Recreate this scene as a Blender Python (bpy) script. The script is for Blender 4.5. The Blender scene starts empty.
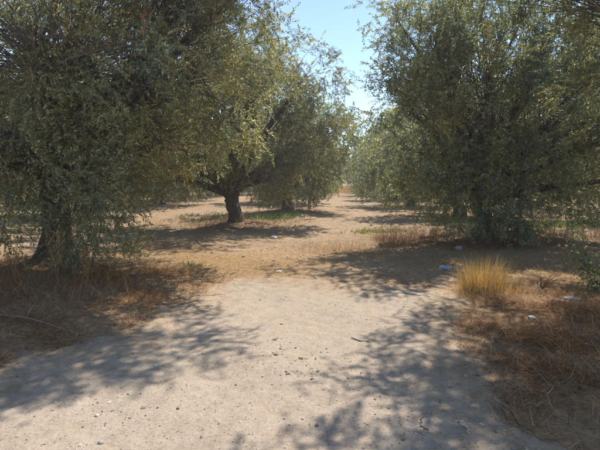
import bpy, math
import numpy as np
from mathutils import Vector

# ------------------------------------------------------------------ camera, sky, sun, exposure
scene = bpy.context.scene
C = scene.collection
R = math.radians
F = 453.0                       # focal length in pixels of a 600 px wide frame
EYE = 1.5
PITCH = R(5.9)
cam = bpy.data.cameras.new('camera')
cam.sensor_width = 36.0
cam.lens = F / 600.0 * 36.0
cam.clip_end = 3000
camo = bpy.data.objects.new('camera', cam)
C.objects.link(camo)
camo.location = (0, 0, EYE)
camo.rotation_euler = (R(90) - PITCH, 0, 0)
scene.camera = camo

SUN_EL, SUN_AZ = R(54), R(26)   # the sun stands ahead of the camera and a little to the right
world = bpy.data.worlds.new('World')
scene.world = world
world.use_nodes = True
wn = world.node_tree
sky = wn.nodes.new('ShaderNodeTexSky')
sky.sky_type = 'NISHITA'
sky.sun_disc = False
sky.sun_elevation = SUN_EL
sky.sun_rotation = SUN_AZ
sky.altitude = 100
sky.air_density = 1.0
sky.dust_density = 0.0
sky.ozone_density = 1.5
bg = wn.nodes['Background']
bg.inputs['Strength'].default_value = 0.12
wn.links.new(sky.outputs[0], bg.inputs['Color'])

sun = bpy.data.lights.new('sun', 'SUN')
sun.energy = 4.3
sun.angle = R(0.53)
sun.color = (1.0, 0.965, 0.90)
suno = bpy.data.objects.new('sun', sun)
C.objects.link(suno)
SV = Vector((math.cos(SUN_EL) * math.sin(SUN_AZ), math.cos(SUN_EL) * math.cos(SUN_AZ), math.sin(SUN_EL)))
suno.rotation_euler = SV.to_track_quat('Z', 'Y').to_euler()
suno.location = (20, 60, 60)

scene.view_settings.view_transform = 'Standard'
scene.view_settings.look = 'None'
scene.view_settings.exposure = 0.75
scene.view_settings.gamma = 1.0
scene.view_settings.use_curve_mapping = False
scene.render.resolution_x = 1024
scene.render.resolution_y = 768

# ------------------------------------------------------------------ helpers
rng = np.random.default_rng(7)


def tag(o, label=None, cat=None, group=None, kind=None):
    if label: o['label'] = label
    if cat: o['category'] = cat
    if group: o['group'] = group
    if kind: o['kind'] = kind
    return o


def empty(name, loc, rz=0.0, sc=1.0):
    o = bpy.data.objects.new(name, None)
    C.objects.link(o)
    o.location = loc
    o.rotation_euler = (0, 0, rz)
    o.scale = (sc, sc, sc)
    o.empty_display_size = 0.2
    return o


def make_mesh(name, V, faces_flat, sizes, col=None, mat=None, smooth=False, extra=None):
    """mesh from numpy arrays: V (n,3), flat corner indices, face sizes, per-vertex colour"""
    me = bpy.data.meshes.new(name)
    V = np.ascontiguousarray(V, dtype=np.float32)
    faces_flat = np.ascontiguousarray(faces_flat, dtype=np.int32)
    sizes = np.ascontiguousarray(sizes, dtype=np.int32)
    me.vertices.add(len(V))
    me.vertices.foreach_set('co', V.ravel())
    me.loops.add(len(faces_flat))
    me.loops.foreach_set('vertex_index', faces_flat)
    me.polygons.add(len(sizes))
    starts = np.concatenate([[0], np.cumsum(sizes)[:-1]]).astype(np.int32)
    me.polygons.foreach_set('loop_start', starts)
    try:
        me.polygons.foreach_set('loop_total', sizes)
    except Exception:
        pass
    me.update(calc_edges=True)
    me.polygons.foreach_set('use_smooth', np.full(len(sizes), bool(smooth)))
    if col is not None:
        col = np.asarray(col, dtype=np.float32)
        a = me.attributes.new('col', 'FLOAT_COLOR', 'POINT')
        c4 = np.ones((len(V), 4), np.float32)
        c4[:, :col.shape[1]] = col
        a.data.foreach_set('color', c4.ravel())
    if extra:
        for k, v in extra.items():
            a = me.attributes.new(k, 'FLOAT', 'POINT')
            a.data.foreach_set('value', np.ascontiguousarray(v, dtype=np.float32))
    if mat: me.materials.append(mat)
    return me


def add(name, me, parent=None, loc=(0, 0, 0)):
    o = bpy.data.objects.new(name, me)
    C.objects.link(o)
    o.parent = parent
    o.location = loc
    return o


class MB:
    """collects pieces (verts, faces, colours) and builds ONE mesh"""
    def __init__(self):
        self.V, self.F, self.S, self.K, self.n = [], [], [], [], 0

    def put(self, V, F, sizes, col=None):
        V = np.asarray(V, np.float32)
        self.V.append(V)
        self.F.append(np.asarray(F, np.int64).ravel() + self.n)
        self.S.append(np.asarray(sizes))
        self.K.append(np.broadcast_to(np.asarray((1, 1, 1) if col is None else col, np.float32), (len(V), 3)))
        self.n += len(V)

    def mesh(self, name, mat, smooth=True):
        return make_mesh(name, np.concatenate(self.V), np.concatenate(self.F), np.concatenate(self.S),
                         np.concatenate(self.K), mat, smooth)


def unit(a):
    return a / (np.linalg.norm(a, axis=-1, keepdims=True) + 1e-9)


def bezier(p0, p1, p2, p3, n):
    t = np.linspace(0, 1, n)[:, None]
    return (1 - t) ** 3 * p0 + 3 * (1 - t) ** 2 * t * p1 + 3 * (1 - t) * t ** 2 * p2 + t ** 3 * p3


def tube(mb, P, rad, sides=8, col=None, gnarl=0.0, rg=rng, cap=True):
    P = np.asarray(P, float)
    n = len(P)
    T = unit(np.gradient(P, axis=0))
    up = np.array([0.31, 0.17, 0.93])
    if abs(T[0] @ up) > 0.93: up = np.array([0.95, 0.1, 0.2])
    A = unit(np.cross(T, up)); B = np.cross(T, A)
    th = np.linspace(0, 2 * np.pi, sides, endpoint=False)
    rr = np.asarray(rad, float)[:, None] * np.ones((1, sides))
    if gnarl:
        k1, k2, ph = rg.integers(2, 4), rg.integers(4, 7), rg.uniform(0, 6, 4)
        s = np.linspace(0, 1, n)[:, None]
        rr = rr * (1 + gnarl * (0.55 * np.sin(k1 * th[None] + ph[0] + 3.1 * s) + 0.4 * np.sin(k2 * th[None] + ph[1] - 4.2 * s)
                                + 0.45 * np.sin(9 * s + ph[2] + th[None]) + rg.normal(0, 0.22, (n, sides))))
    V = P[:, None, :] + rr[..., None] * (np.cos(th)[None, :, None] * A[:, None, :] + np.sin(th)[None, :, None] * B[:, None, :])
    idx = np.arange(n * sides).reshape(n, sides)
    a = idx[:-1]; b = np.roll(idx, -1, 1)[:-1]; c = np.roll(idx, -1, 1)[1:]; d = idx[1:]
    Fq = np.stack([a, b, c, d], -1).reshape(-1, 4)
    flat = Fq.ravel(); sizes = np.full(len(Fq), 4)
    if cap:
        flat = np.concatenate([flat, idx[0][::-1], idx[-1]]); sizes = np.concatenate([sizes, [sides, sides]])
    mb.put(V.reshape(-1, 3), flat, sizes, col)


def pt(px, py, d):
    """the point at forward distance d on the line through a place of the 600x450 frame (for measuring)"""
    u = (px - 300) / F; v = (225 - py) / F
    y = math.cos(PITCH) + v * math.sin(PITCH); z = -math.sin(PITCH) + v * math.cos(PITCH)
    return np.array([u * d / y, d, EYE + z * d / y])


# ------------------------------------------------------------------ terrain shape
_ph = np.random.default_rng(3).uniform(0, 6.28, 40)


def wob(x, y, f, k=0):
    return (np.sin(f * x + _ph[k] + 0.7 * np.sin(f * 0.6 * y + _ph[k + 1])) * np.cos(f * 0.83 * y + _ph[k + 2])
            + 0.5 * np.sin(f * 1.9 * (x * 0.7 + y * 0.71) + _ph[k + 3]))


def sstep(a, b, v):
    t = np.clip((v - a) / (b - a), 0, 1)
    return t * t * (3 - 2 * t)


def poly_dist(x, y, pts):
    """signed distance to a closed polygon, positive inside"""
    x = np.asarray(x, float); y = np.asarray(y, float)
    d = np.full(x.shape, 1e9); inside = np.zeros(x.shape, bool)
    n = len(pts)
    for i in range(n):
        ax, ay = pts[i]; bx, by = pts[(i + 1) % n]
        ex, ey = bx - ax, by - ay
        t = np.clip(((x - ax) * ex + (y - ay) * ey) / (ex * ex + ey * ey), 0, 1)
        d = np.minimum(d, np.hypot(x - ax - t * ex, y - ay - t * ey))
        c = ((ay > y) != (by > y)) & (x < (bx - ax) * (y - ay) / (by - ay + 1e-12) + ax)
        inside ^= c
    return np.where(inside, d, -d)


TRACK = [(-3.2, -6), (-2.75, 1.5), (-2.4, 3.2), (-2.05, 3.9), (-1.55, 4.7), (-1.3, 5.4), (-1.15, 6.3), (-0.7, 6.75), (0.1, 6.6), (0.9, 6.25),
         (1.5, 6.2), (1.95, 5.9), (1.85, 5.2), (1.6, 4.4), (1.5, 3.6), (1.38, 2.8), (1.5, 1.5), (1.6, -6)]


def track_mask(x, y):
    return poly_dist(x, y, TRACK) + 0.13 * wob(x, y, 2.3, 0) + 0.075 * wob(x, y, 6.7, 4) + 0.04 * wob(x, y, 17.0, 8) + 0.02 * wob(x, y, 41.0, 11)


def path_c(y): return 0.25 + 0.10 * y + 0.35 * np.sin(y * 0.11 + 0.4)
def path_mask(x, y): return 1.45 - np.abs(x - path_c(y)) + 0.3 * wob(x, y, 0.9, 8)


TREE_BASES = [(-3.95, 7.2), (-2.15, 15.0), (-0.57, 20.0), (4.6, 11.5), (5.6, 6.3)]


def H(x, y):
    x = np.asarray(x, float); y = np.asarray(y, float)
    z = 0.05 * wob(x, y, 0.35, 12) * sstep(3, 14, np.hypot(x, y)) + 0.022 * wob(x, y, 1.3, 16) + 0.007 * wob(x, y, 4.1, 20) + 0.016 * wob(x, y, 7.3, 5) * sstep(6.5, 9, y) * sstep(40, 20, y)
    tm = np.minimum(poly_dist(x, y, TRACK), 1.5) if np.size(x) < 400000 else poly_dist(x, y, TRACK)
    near = sstep(9.5, 6.0, y)
    z = z + near * 0.10 * sstep(0.05, -1.3, tm) - near * 0.012 * sstep(0.0, 0.5, tm)
    for (ax, sl) in ((-0.75, 0.10), (0.62, 0.07)):
        off = x - (ax + sl * (y - 2)) + 0.05 * np.sin(1.7 * y + ax)
        z = z - 0.016 * np.exp(-(off / 0.15) ** 2) * sstep(7, 5.5, y) * (0.6 + 0.4 * np.sin(2.3 * y)) + 0.008 * np.exp(-((np.abs(off) - 0.27) / 0.09) ** 2) * sstep(7, 5.5, y)
    pm = path_mask(x, y)
    z = z - (1 - near) * 0.04 * sstep(-0.3, 0.6, pm)
    for (bx, by) in TREE_BASES:
        r2 = (x - bx) ** 2 + (y - by) ** 2
        z = z + 0.13 * np.exp(-r2 / 0.9)
    return z


def hz(x, y): return float(H(np.array([x]), np.array([y]))[0])


# ------------------------------------------------------------------ materials
def new_mat(name):
    m = bpy.data.materials.new(name); m.use_nodes = True
    nt = m.node_tree
    return m, nt, nt.nodes['Principled BSDF'], nt.nodes['Material Output']


def nd(nt, typ, **kw):
    n = nt.nodes.new(typ)
    for k, v in kw.items():
        if k in ('blend_type', 'data_type', 'operation', 'attribute_name', 'feature', 'distance', 'noise_dimensions'): setattr(n, k, v)
        else: n.inputs[k].default_value = v
    return n


def ramp(nt, stops, src):
    n = nt.nodes.new('ShaderNodeValToRGB')
    e = n.color_ramp.elements
    while len(e) > 1: e.remove(e[-1])
    e[0].position = stops[0][0]; e[0].color = (*stops[0][1], 1)
    for p, c in stops[1:]:
        x = e.new(p); x.color = (*c, 1)
    nt.links.new(src, n.inputs[0])
    return n.outputs[0]


def mixc(nt, fac, a, b, mode='MIX'):
    n = nt.nodes.new('ShaderNodeMix'); n.data_type = 'RGBA'; n.blend_type = mode
    for sock, v in ((n.inputs[0], fac), (n.inputs[6], a), (n.inputs[7], b)):
        if isinstance(v, (int, float)): sock.default_value = v
        elif isinstance(v, tuple): sock.default_value = (*v, 1)
        else: nt.links.new(v, sock)
    return n.outputs[2]


def mth(nt, op, a, b=None):
    n = nt.nodes.new('ShaderNodeMath'); n.operation = op
    for i, v in enumerate((a, b)):
        if v is None: continue
        if isinstance(v, (int, float)): n.inputs[i].default_value = v
        else: nt.links.new(v, n.inputs[i])
    return n.outputs[0]


def noise(nt, scale, detail=4, rough=0.6, coord='Object', vec=None):
    if vec is None:
        tc = nt.nodes.new('ShaderNodeTexCoord'); vec = tc.outputs[coord]
    n = nt.nodes.new('ShaderNodeTexNoise')
    n.inputs['Scale'].default_value = scale; n.inputs['Detail'].default_value = detail; n.inputs['Roughness'].default_value = rough
    nt.links.new(vec, n.inputs['Vector'])
    return n.outputs[0]


def bump(nt, bsdf, height, strength, dist):
    b = nt.nodes.new('ShaderNodeBump'); b.inputs['Strength'].default_value = strength; b.inputs['Distance'].default_value = dist
    nt.links.new(height, b.inputs['Height']); nt.links.new(b.outputs[0], bsdf.inputs['Normal'])


def attr(nt, name, out='Fac'):
    n = nt.nodes.new('ShaderNodeAttribute'); n.attribute_name = name
    return n.outputs[out]


def leaf_mat(name, trans=0.3, rough=0.45, spec=0.4, tint=(1, 1, 1)):
    m, nt, b, out = new_mat(name)
    col = attr(nt, 'col', 'Color')
    if tint != (1, 1, 1): col = mixc(nt, 1.0, col, tint, 'MULTIPLY')
    oi = nt.nodes.new('ShaderNodeObjectInfo')
    hsv = nt.nodes.new('ShaderNodeHueSaturation')
    nt.links.new(col, hsv.inputs['Color'])
    nt.links.new(mth(nt, 'ADD', mth(nt, 'MULTIPLY', oi.outputs['Random'], 0.25), 0.88), hsv.inputs['Value'])
    col = hsv.outputs[0]
    nt.links.new(col, b.inputs['Base Color'])
    b.inputs['Roughness'].default_value = rough
    b.inputs['Specular IOR Level'].default_value = spec
    tr = nt.nodes.new('ShaderNodeBsdfTranslucent')
    nt.links.new(mixc(nt, 1.0, col, (1.2, 1.15, 0.7), 'MULTIPLY'), tr.inputs['Color'])
    mx = nt.nodes.new('ShaderNodeMixShader'); mx.inputs[0].default_value = trans
    nt.links.new(b.outputs[0], mx.inputs[1]); nt.links.new(tr.outputs[0], mx.inputs[2])
    nt.links.new(mx.outputs[0], out.inputs['Surface'])
    return m


def soil_nodes(nt):
    """bare tan soil with stones and stains, shared by the ground and by the edge of the track"""
    n1 = noise(nt, 0.55, 5, 0.6); n2 = noise(nt, 7.0, 6, 0.65); n3 = noise(nt, 60.0, 4, 0.7)
    base = ramp(nt, [(0.3, (0.33, 0.225, 0.145)), (0.5, (0.43, 0.305, 0.205)), (0.7, (0.49, 0.36, 0.255))], n1)
    base = mixc(nt, 0.55, base, ramp(nt, [(0.35, (0.200, 0.121, 0.063)), (0.5, (0.370, 0.251, 0.149)), (0.68, (0.520, 0.386, 0.252))], n2))
    base = mixc(nt, 0.35, base, ramp(nt, [(0.38, (0.130, 0.082, 0.045)), (0.5, (0.360, 0.251, 0.153)), (0.62, (0.580, 0.454, 0.306))], n3))
    n5 = noise(nt, 2.1, 5, 0.65)
    base = mixc(nt, ramp(nt, [(0.48, (0, 0, 0)), (0.62, (0.75,) * 3)], n5), base, mixc(nt, 0.5, base, (0.20, 0.13, 0.08)))
    return base, n1, n2, n3


def specks(nt, base, scale, thr, lo, hi, amount):
    """little embedded stones: voronoi cells, each with its own tone"""
    tc = nt.nodes.new('ShaderNodeTexCoord')
    v = nt.nodes.new('ShaderNodeTexVoronoi'); v.inputs['Scale'].default_value = scale
    nt.links.new(tc.outputs['Object'], v.inputs['Vector'])
    sp = nt.nodes.new('ShaderNodeSeparateColor'); nt.links.new(v.outputs['Color'], sp.inputs[0])
    body = ramp(nt, [(thr, (1,) * 3), (thr + 0.12, (0,) * 3)], v.outputs['Distance'])
    some = ramp(nt, [(1 - amount - 0.02, (0,) * 3), (1 - amount, (1,) * 3)], sp.outputs[0])
    f = mth(nt, 'MULTIPLY', body, some)
    return mixc(nt, f, base, ramp(nt, [(0.0, lo), (1.0, hi)], sp.outputs[1])), f


def track_nodes(nt):
    n1 = noise(nt, 0.9, 5, 0.6); n2 = noise(nt, 7.0, 8, 0.72); n3 = noise(nt, 42.0, 6, 0.7)
    base = ramp(nt, [(0.32, (0.314, 0.234, 0.167)), (0.5, (0.387, 0.298, 0.217)), (0.68, (0.439, 0.348, 0.262))], n1)
    base = mixc(nt, 0.5, base, ramp(nt, [(0.36, (0.261, 0.187, 0.127)), (0.5, (0.387, 0.298, 0.217)), (0.66, (0.491, 0.399, 0.308))], n2))
    base = mixc(nt, 0.35, base, ramp(nt, [(0.33, (0.230, 0.167, 0.116)), (0.5, (0.387, 0.303, 0.222)), (0.67, (0.522, 0.434, 0.343))], n3))
    base, f1 = specks(nt, base, 48, 0.22, (0.125, 0.091, 0.066), (0.543, 0.465, 0.383), 0.30)
    base, f2 = specks(nt, base, 120, 0.25, (0.146, 0.101, 0.076), (0.522, 0.434, 0.343), 0.35)
    return base, n1, n2, mth(nt, 'ADD', mth(nt, 'MULTIPLY', n3, 0.8), mth(nt, 'ADD', mth(nt, 'MULTIPLY', f1, 0.5), mth(nt, 'MULTIPLY', f2, 0.2)))


def ground_mat():
    m, nt, b, out = new_mat('orchard_soil')
    base, n1, n2, n3 = soil_nodes(nt)
    n4 = noise(nt, 26.0, 5, 0.7)
    straw = ramp(nt, [(0.3, (0.150, 0.082, 0.038)), (0.48, (0.300, 0.179, 0.081)), (0.66, (0.470, 0.309, 0.153))], n4)
    fac = mth(nt, 'MULTIPLY', attr(nt, 'straw'), ramp(nt, [(0.25, (0.45,) * 3), (0.6, (1,) * 3)], n2))
    col = mixc(nt, fac, base, straw)
    dk = ramp(nt, [(0.3, (0.11, 0.056, 0.032)), (0.5, (0.22, 0.115, 0.060)), (0.7, (0.34, 0.20, 0.11))], n4)
    col = mixc(nt, attr(nt, 'duff'), col, dk)
    nt.links.new(col, b.inputs['Base Color'])
    b.inputs['Roughness'].default_value = 0.95
    b.inputs['Specular IOR Level'].default_value = 0.128
    h = mth(nt, 'ADD', mth(nt, 'MULTIPLY', n2, 1.0), mth(nt, 'MULTIPLY', n3, 0.35))
    bump(nt, b, h, 0.8, 0.05)
    return m


def track_mat():
    m, nt, b, out = new_mat('pale_gravel_dirt')
    t, n1, n2, n3 = track_nodes(nt)
    s, _, _, _ = soil_nodes(nt)
    f = mth(nt, 'ADD', attr(nt, 'inner'), mth(nt, 'MULTIPLY', mth(nt, 'SUBTRACT', n2, 0.5), 1.3))
    col = mixc(nt, ramp(nt, [(0.1, (0, 0, 0)), (0.75, (1, 1, 1))], f), s, t)
    nt.links.new(col, b.inputs['Base Color'])
    b.inputs['Roughness'].default_value = 0.95
    b.inputs['Specular IOR Level'].default_value = 0.128
    h = mth(nt, 'ADD', mth(nt, 'MULTIPLY', n2, 1.0), mth(nt, 'MULTIPLY', n3, 0.3))
    bump(nt, b, h, 0.7, 0.03)
    return m


def bark_mat():
    m, nt, b, out = new_mat('olive_bark')
    tc = nt.nodes.new('ShaderNodeTexCoord')
    mp = nt.nodes.new('ShaderNodeMapping'); mp.inputs['Scale'].default_value = (1, 1, 0.28)
    nt.links.new(tc.outputs['Object'], mp.inputs['Vector'])
    n1 = noise(nt, 16, 6, 0.7, vec=mp.outputs[0]); n2 = noise(nt, 2.2, 4, 0.6)
    col = ramp(nt, [(0.3, (0.035, 0.027, 0.021)), (0.5, (0.095, 0.074, 0.056)), (0.72, (0.19, 0.155, 0.125))], n1)
    col = mixc(nt, mth(nt, 'MULTIPLY', n2, 0.4), col, (0.10, 0.075, 0.056))
    nt.links.new(col, b.inputs['Base Color']); b.inputs['Roughness'].default_value = 0.9
    b.inputs['Specular IOR Level'].default_value = 0.2
    bump(nt, b, n1, 1.0, 0.04)
    return m


def plain(name, c, rough=0.8, var=0.35, sc=20, spec=0.3, bmp=0.4, bd=0.01):
    m, nt, b, out = new_mat(name)
    n = noise(nt, sc, 5, 0.65)
    lo = tuple(v * (1 - var) for v in c); hi = tuple(min(1, v * (1 + var)) for v in c)
    nt.links.new(ramp(nt, [(0.32, lo), (0.68, hi)], n), b.inputs['Base Color'])
    b.inputs['Roughness'].default_value = rough; b.inputs['Specular IOR Level'].default_value = spec
    if bmp: bump(nt, b, n, bmp, bd)
    return m


def colmat(name, rough=0.9):
    m, nt, b, out = new_mat(name)
    n = noise(nt, 90, 4, 0.6)
    nt.links.new(mixc(nt, 0.5, attr(nt, 'col', 'Color'), ramp(nt, [(0.3, (0.5,) * 3), (0.7, (1.3,) * 3)], n), 'MULTIPLY'), b.inputs['Base Color'])
    b.inputs['Roughness'].default_value = rough; b.inputs['Specular IOR Level'].default_value = 0.2
    return m


M_GROUND, M_TRACK, M_BARK = ground_mat(), track_mat(), bark_mat()
M_LEAF = leaf_mat('olive_leaf', 0.45, 0.48, 0.7)
M_STRAW = leaf_mat('dry_straw', 0.30, 0.6, 0.25)
M_WEED = leaf_mat('green_weed', 0.35, 0.55, 0.3)
M_TWIG = plain('twig_bark', (0.155, 0.122, 0.095), 0.9, 0.4, 30, 0.2)
M_STONE = colmat('stone_chip')

# ------------------------------------------------------------------ ground and track


def axis_lines(parts):
    out = []
    for a, b, s in parts: out.append(np.arange(a, b, s))
    return np.concatenate(out + [np.array([parts[-1][1]])])


def straw_field(x, y):
    tm = poly_dist(x, y, TRACK)
    s = sstep(0.05, -0.5, tm) * sstep(11, 8, y)
    s = np.maximum(s, 0.75 * sstep(12.5, 9.5, y) * sstep(0.3, -0.2, tm))
    pm = path_mask(x, y)
    s = np.maximum(s, 0.5 * sstep(0.2, -0.6, pm) * sstep(8, 12, y))
    s = np.maximum(s, 0.22 * sstep(8, 12, y))
    return np.clip(s * (0.72 + 0.38 * wob(x, y, 1.1, 24) + 0.2 * wob(x, y, 3.3, 26)), 0, 1)


def duff_field(x, y):
    """dark reddish litter round the trunks and along the banks"""
    s = np.zeros_like(x)
    for (bx, by, r) in [(-3.95, 7.2, 1.3), (-2.15, 15, 1.5), (-0.5, 20, 1.5), (4.6, 11.0, 2.0), (2.9, 10.6, 1.3), (3.1, 3.4, 1.3), (2.4, 2.6, 0.7), (2.7, 4.8, 0.6), (-3.6, 5.2, 1.2), (-2.9, 4.3, 0.6), (0.6, 20.5, 1.2)]:
        s = np.maximum(s, np.exp(-((x - bx) ** 2 + (y - by) ** 2) / (r * r)))
    return np.clip(s * (0.75 + 0.3 * wob(x, y, 2.1, 28)), 0, 0.9)


xs = axis_lines([(-600, -60, 60), (-60, -24, 3), (-24, -10, 0.5), (-10, -4.5, 0.2), (-4.5, 4.5, 0.065), (4.5, 10, 0.2), (10, 24, 0.5), (24, 60, 3), (60, 600, 60)])
ys = axis_lines([(-120, -12, 12), (-12, 1.5, 0.6), (1.5, 8, 0.065), (8, 16, 0.14), (16, 34, 0.3), (34, 80, 1.2), (80, 200, 10), (200, 1500, 100)])
GX, GY = np.meshgrid(xs, ys)
gz = H(GX.ravel(), GY.ravel())
idx = np.arange(GX.size).reshape(GX.shape)
Fq = np.stack([idx[:-1, :-1], idx[:-1, 1:], idx[1:, 1:], idx[1:, :-1]], -1).reshape(-1, 4)
gv = np.stack([GX.ravel(), GY.ravel(), gz], -1)
me = make_mesh('ground', gv, Fq.ravel(), np.full(len(Fq), 4), None, M_GROUND, True,
               {'straw': straw_field(GX.ravel(), GY.ravel()), 'duff': duff_field(GX.ravel(), GY.ravel())})
tag(add('ground', me), kind='structure')

tx = np.arange(-3.6, 2.3, 0.03); ty = np.concatenate([np.arange(-6, 1.5, 0.15), np.arange(1.5, 7.2, 0.03)])
TX, TY = np.meshgrid(tx, ty)
tmk = track_mask(TX.ravel(), TY.ravel())
tz = H(TX.ravel(), TY.ravel()) + np.clip(tmk * 0.16, -0.03, 0.012) + (0.003 * wob(TX.ravel(), TY.ravel(), 17, 30) + 0.0022 * wob(TX.ravel(), TY.ravel(), 39, 33) + rng.normal(0, 0.0012, TX.size)) * sstep(1.4, 2.0, TY.ravel())
idx = np.arange(TX.size).reshape(TX.shape)
Fq = np.stack([idx[:-1, :-1], idx[:-1, 1:], idx[1:, 1:], idx[1:, :-1]], -1).reshape(-1, 4)
keep = (tmk[Fq] > -0.12).any(1)
Fq = Fq[keep]
used = np.unique(Fq); remap = np.zeros(TX.size, np.int64); remap[used] = np.arange(len(used))
tv = np.stack([TX.ravel(), TY.ravel(), tz], -1)[used]
me = make_mesh('dirt_track', tv, remap[Fq].ravel(), np.full(len(Fq), 4), None, M_TRACK, True, {'inner': np.clip(tmk[used] / 0.8, 0, 1)})
tag(add('dirt_track', me), kind='structure')


def surf(x, y):
    """height of whatever lies on top: ground or track"""
    x = np.atleast_1d(np.asarray(x, float)); y = np.atleast_1d(np.asarray(y, float))
    tm = track_mask(x, y)
    return H(x, y) + np.where(tm > 0, np.clip(tm * 0.16, 0, 0.012), 0)


# ------------------------------------------------------------------ olive trees
def twig_template(rg, n_pairs=11, L=0.25, leaf_len=0.058, leaf_w=0.0090):
    """drooping twig along +X with opposite leaves; returns leaf verts (n*4,3), leaf shade, axis points"""
    V = []; S = []
    ax = []
    bend = rg.uniform(0.0, 0.8)
    side = rg.uniform(-0.3, 0.3)
    for i in range(n_pairs + 1):
        t = i / n_pairs
        p = np.array([t * L, side * L * t * t * 0.5, -bend * L * t * t * 0.5])
        ax.append(p)
        if i == 0: continue
        roll = i * 1.57 + rg.uniform(-0.5, 0.5)
        for sgn in (0, np.pi):
            if rg.random() < 0.08: continue
            a = roll + sgn + rg.uniform(-0.4, 0.4)
            out = np.array([0, math.cos(a), math.sin(a)])
            op = rg.uniform(0.5, 1.15)
            d = np.array([math.cos(op), 0, 0]) + math.sin(op) * out
            d = unit(d + np.array([0, 0, -0.10]))
            l = leaf_len * rg.uniform(0.5, 1.3) * (1 - 0.3 * t)
            w = leaf_w * rg.uniform(0.8, 1.25)
            nrm = unit(np.cross(d, rg.normal(0, 1, 3)))
            fold = unit(np.cross(d, nrm))
            mid = p + d * l * 0.45 + fold * w * 0.25
            V += [p, mid + nrm * w, p + d * l, mid - nrm * w]
            S.append(rg.random())
    return np.array(V), np.array(S), np.array(ax)


TW = [twig_template(np.random.default_rng(100 + i)) for i in range(14)]
TWF = [twig_template(np.random.default_rng(200 + i), 9, 0.40, 0.105, 0.022) for i in range(8)]

TWM = [twig_template(np.random.default_rng(250 + i), 11, 0.30, 0.074, 0.0125) for i in range(10)]
SHADES = np.array([[0.155, 0.170, 0.070], [0.208, 0.224, 0.095], [0.270, 0.275, 0.122], [0.335, 0.328, 0.155], [0.395, 0.390, 0.255], [0.480, 0.475, 0.360]])
SH_P = np.array([0.14, 0.22, 0.24, 0.16, 0.15, 0.09])


def frames(D, rg):
    X = unit(D)
    up = np.tile(np.array([0, 0, 1.0]), (len(D), 1)) + rg.normal(0, 0.5, D.shape)
    Y = unit(np.cross(up, X)); Z = np.cross(X, Y)
    return np.stack([X, Y, Z], -1)          # columns


def leaves_mesh(name, pos, dirs, scale, templates, rg, base, tone, mat=None):
    """pos/dirs: twig roots; tone: per twig colour multiplier (n,3)"""
    Vs, Ks = [], []
    which = rg.integers(0, len(templates), len(pos))
    Fr = frames(dirs, rg)
    for k, (V, S, ax) in enumerate(templates):
        m = which == k
        if not m.any(): continue
        W = np.einsum('nij,vj->nvi', Fr[m] * scale[m][:, None, None], V) + pos[m][:, None, :]
        nl = len(S)
        ci = rg.choice(len(SHADES), size=(m.sum(), nl), p=SH_P)
        K = SHADES[ci] * rg.uniform(0.8, 1.2, (m.sum(), nl, 1)) * tone[m][:, None, :]
        Vs.append(W.reshape(-1, 3)); Ks.append(np.repeat(K.reshape(-1, 3), 4, 0))
    V = np.concatenate(Vs) - base; K = np.concatenate(Ks)
    return make_mesh(name, V, np.arange(len(V)), np.full(len(V) // 4, 4), K, mat or M_LEAF, False)


def twig_stems(mb, pos, dirs, scale, L, rg):
    """each twig's woody axis: a slim bent three-sided spike"""
    X = unit(dirs)
    side = unit(np.cross(X, rg.normal(0, 1, X.shape))); s2 = np.cross(X, side)
    r = 0.0035 * scale[:, None]
    tip = pos + X * (L * 0.8 * scale[:, None]) + np.array([0, 0, -0.06]) * scale[:, None]
    V = np.stack([pos + side * r, pos - 0.5 * side * r + 0.87 * s2 * r, pos - 0.5 * side * r - 0.87 * s2 * r, tip], 1)
    ft = np.array([[0, 1, 3], [1, 2, 3], [2, 0, 3]])
    n = len(pos)
    mb.put(V.reshape(-1, 3), (ft[None] + (np.arange(n) * 4)[:, None, None]).ravel(), np.full(3 * n, 3))


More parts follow.
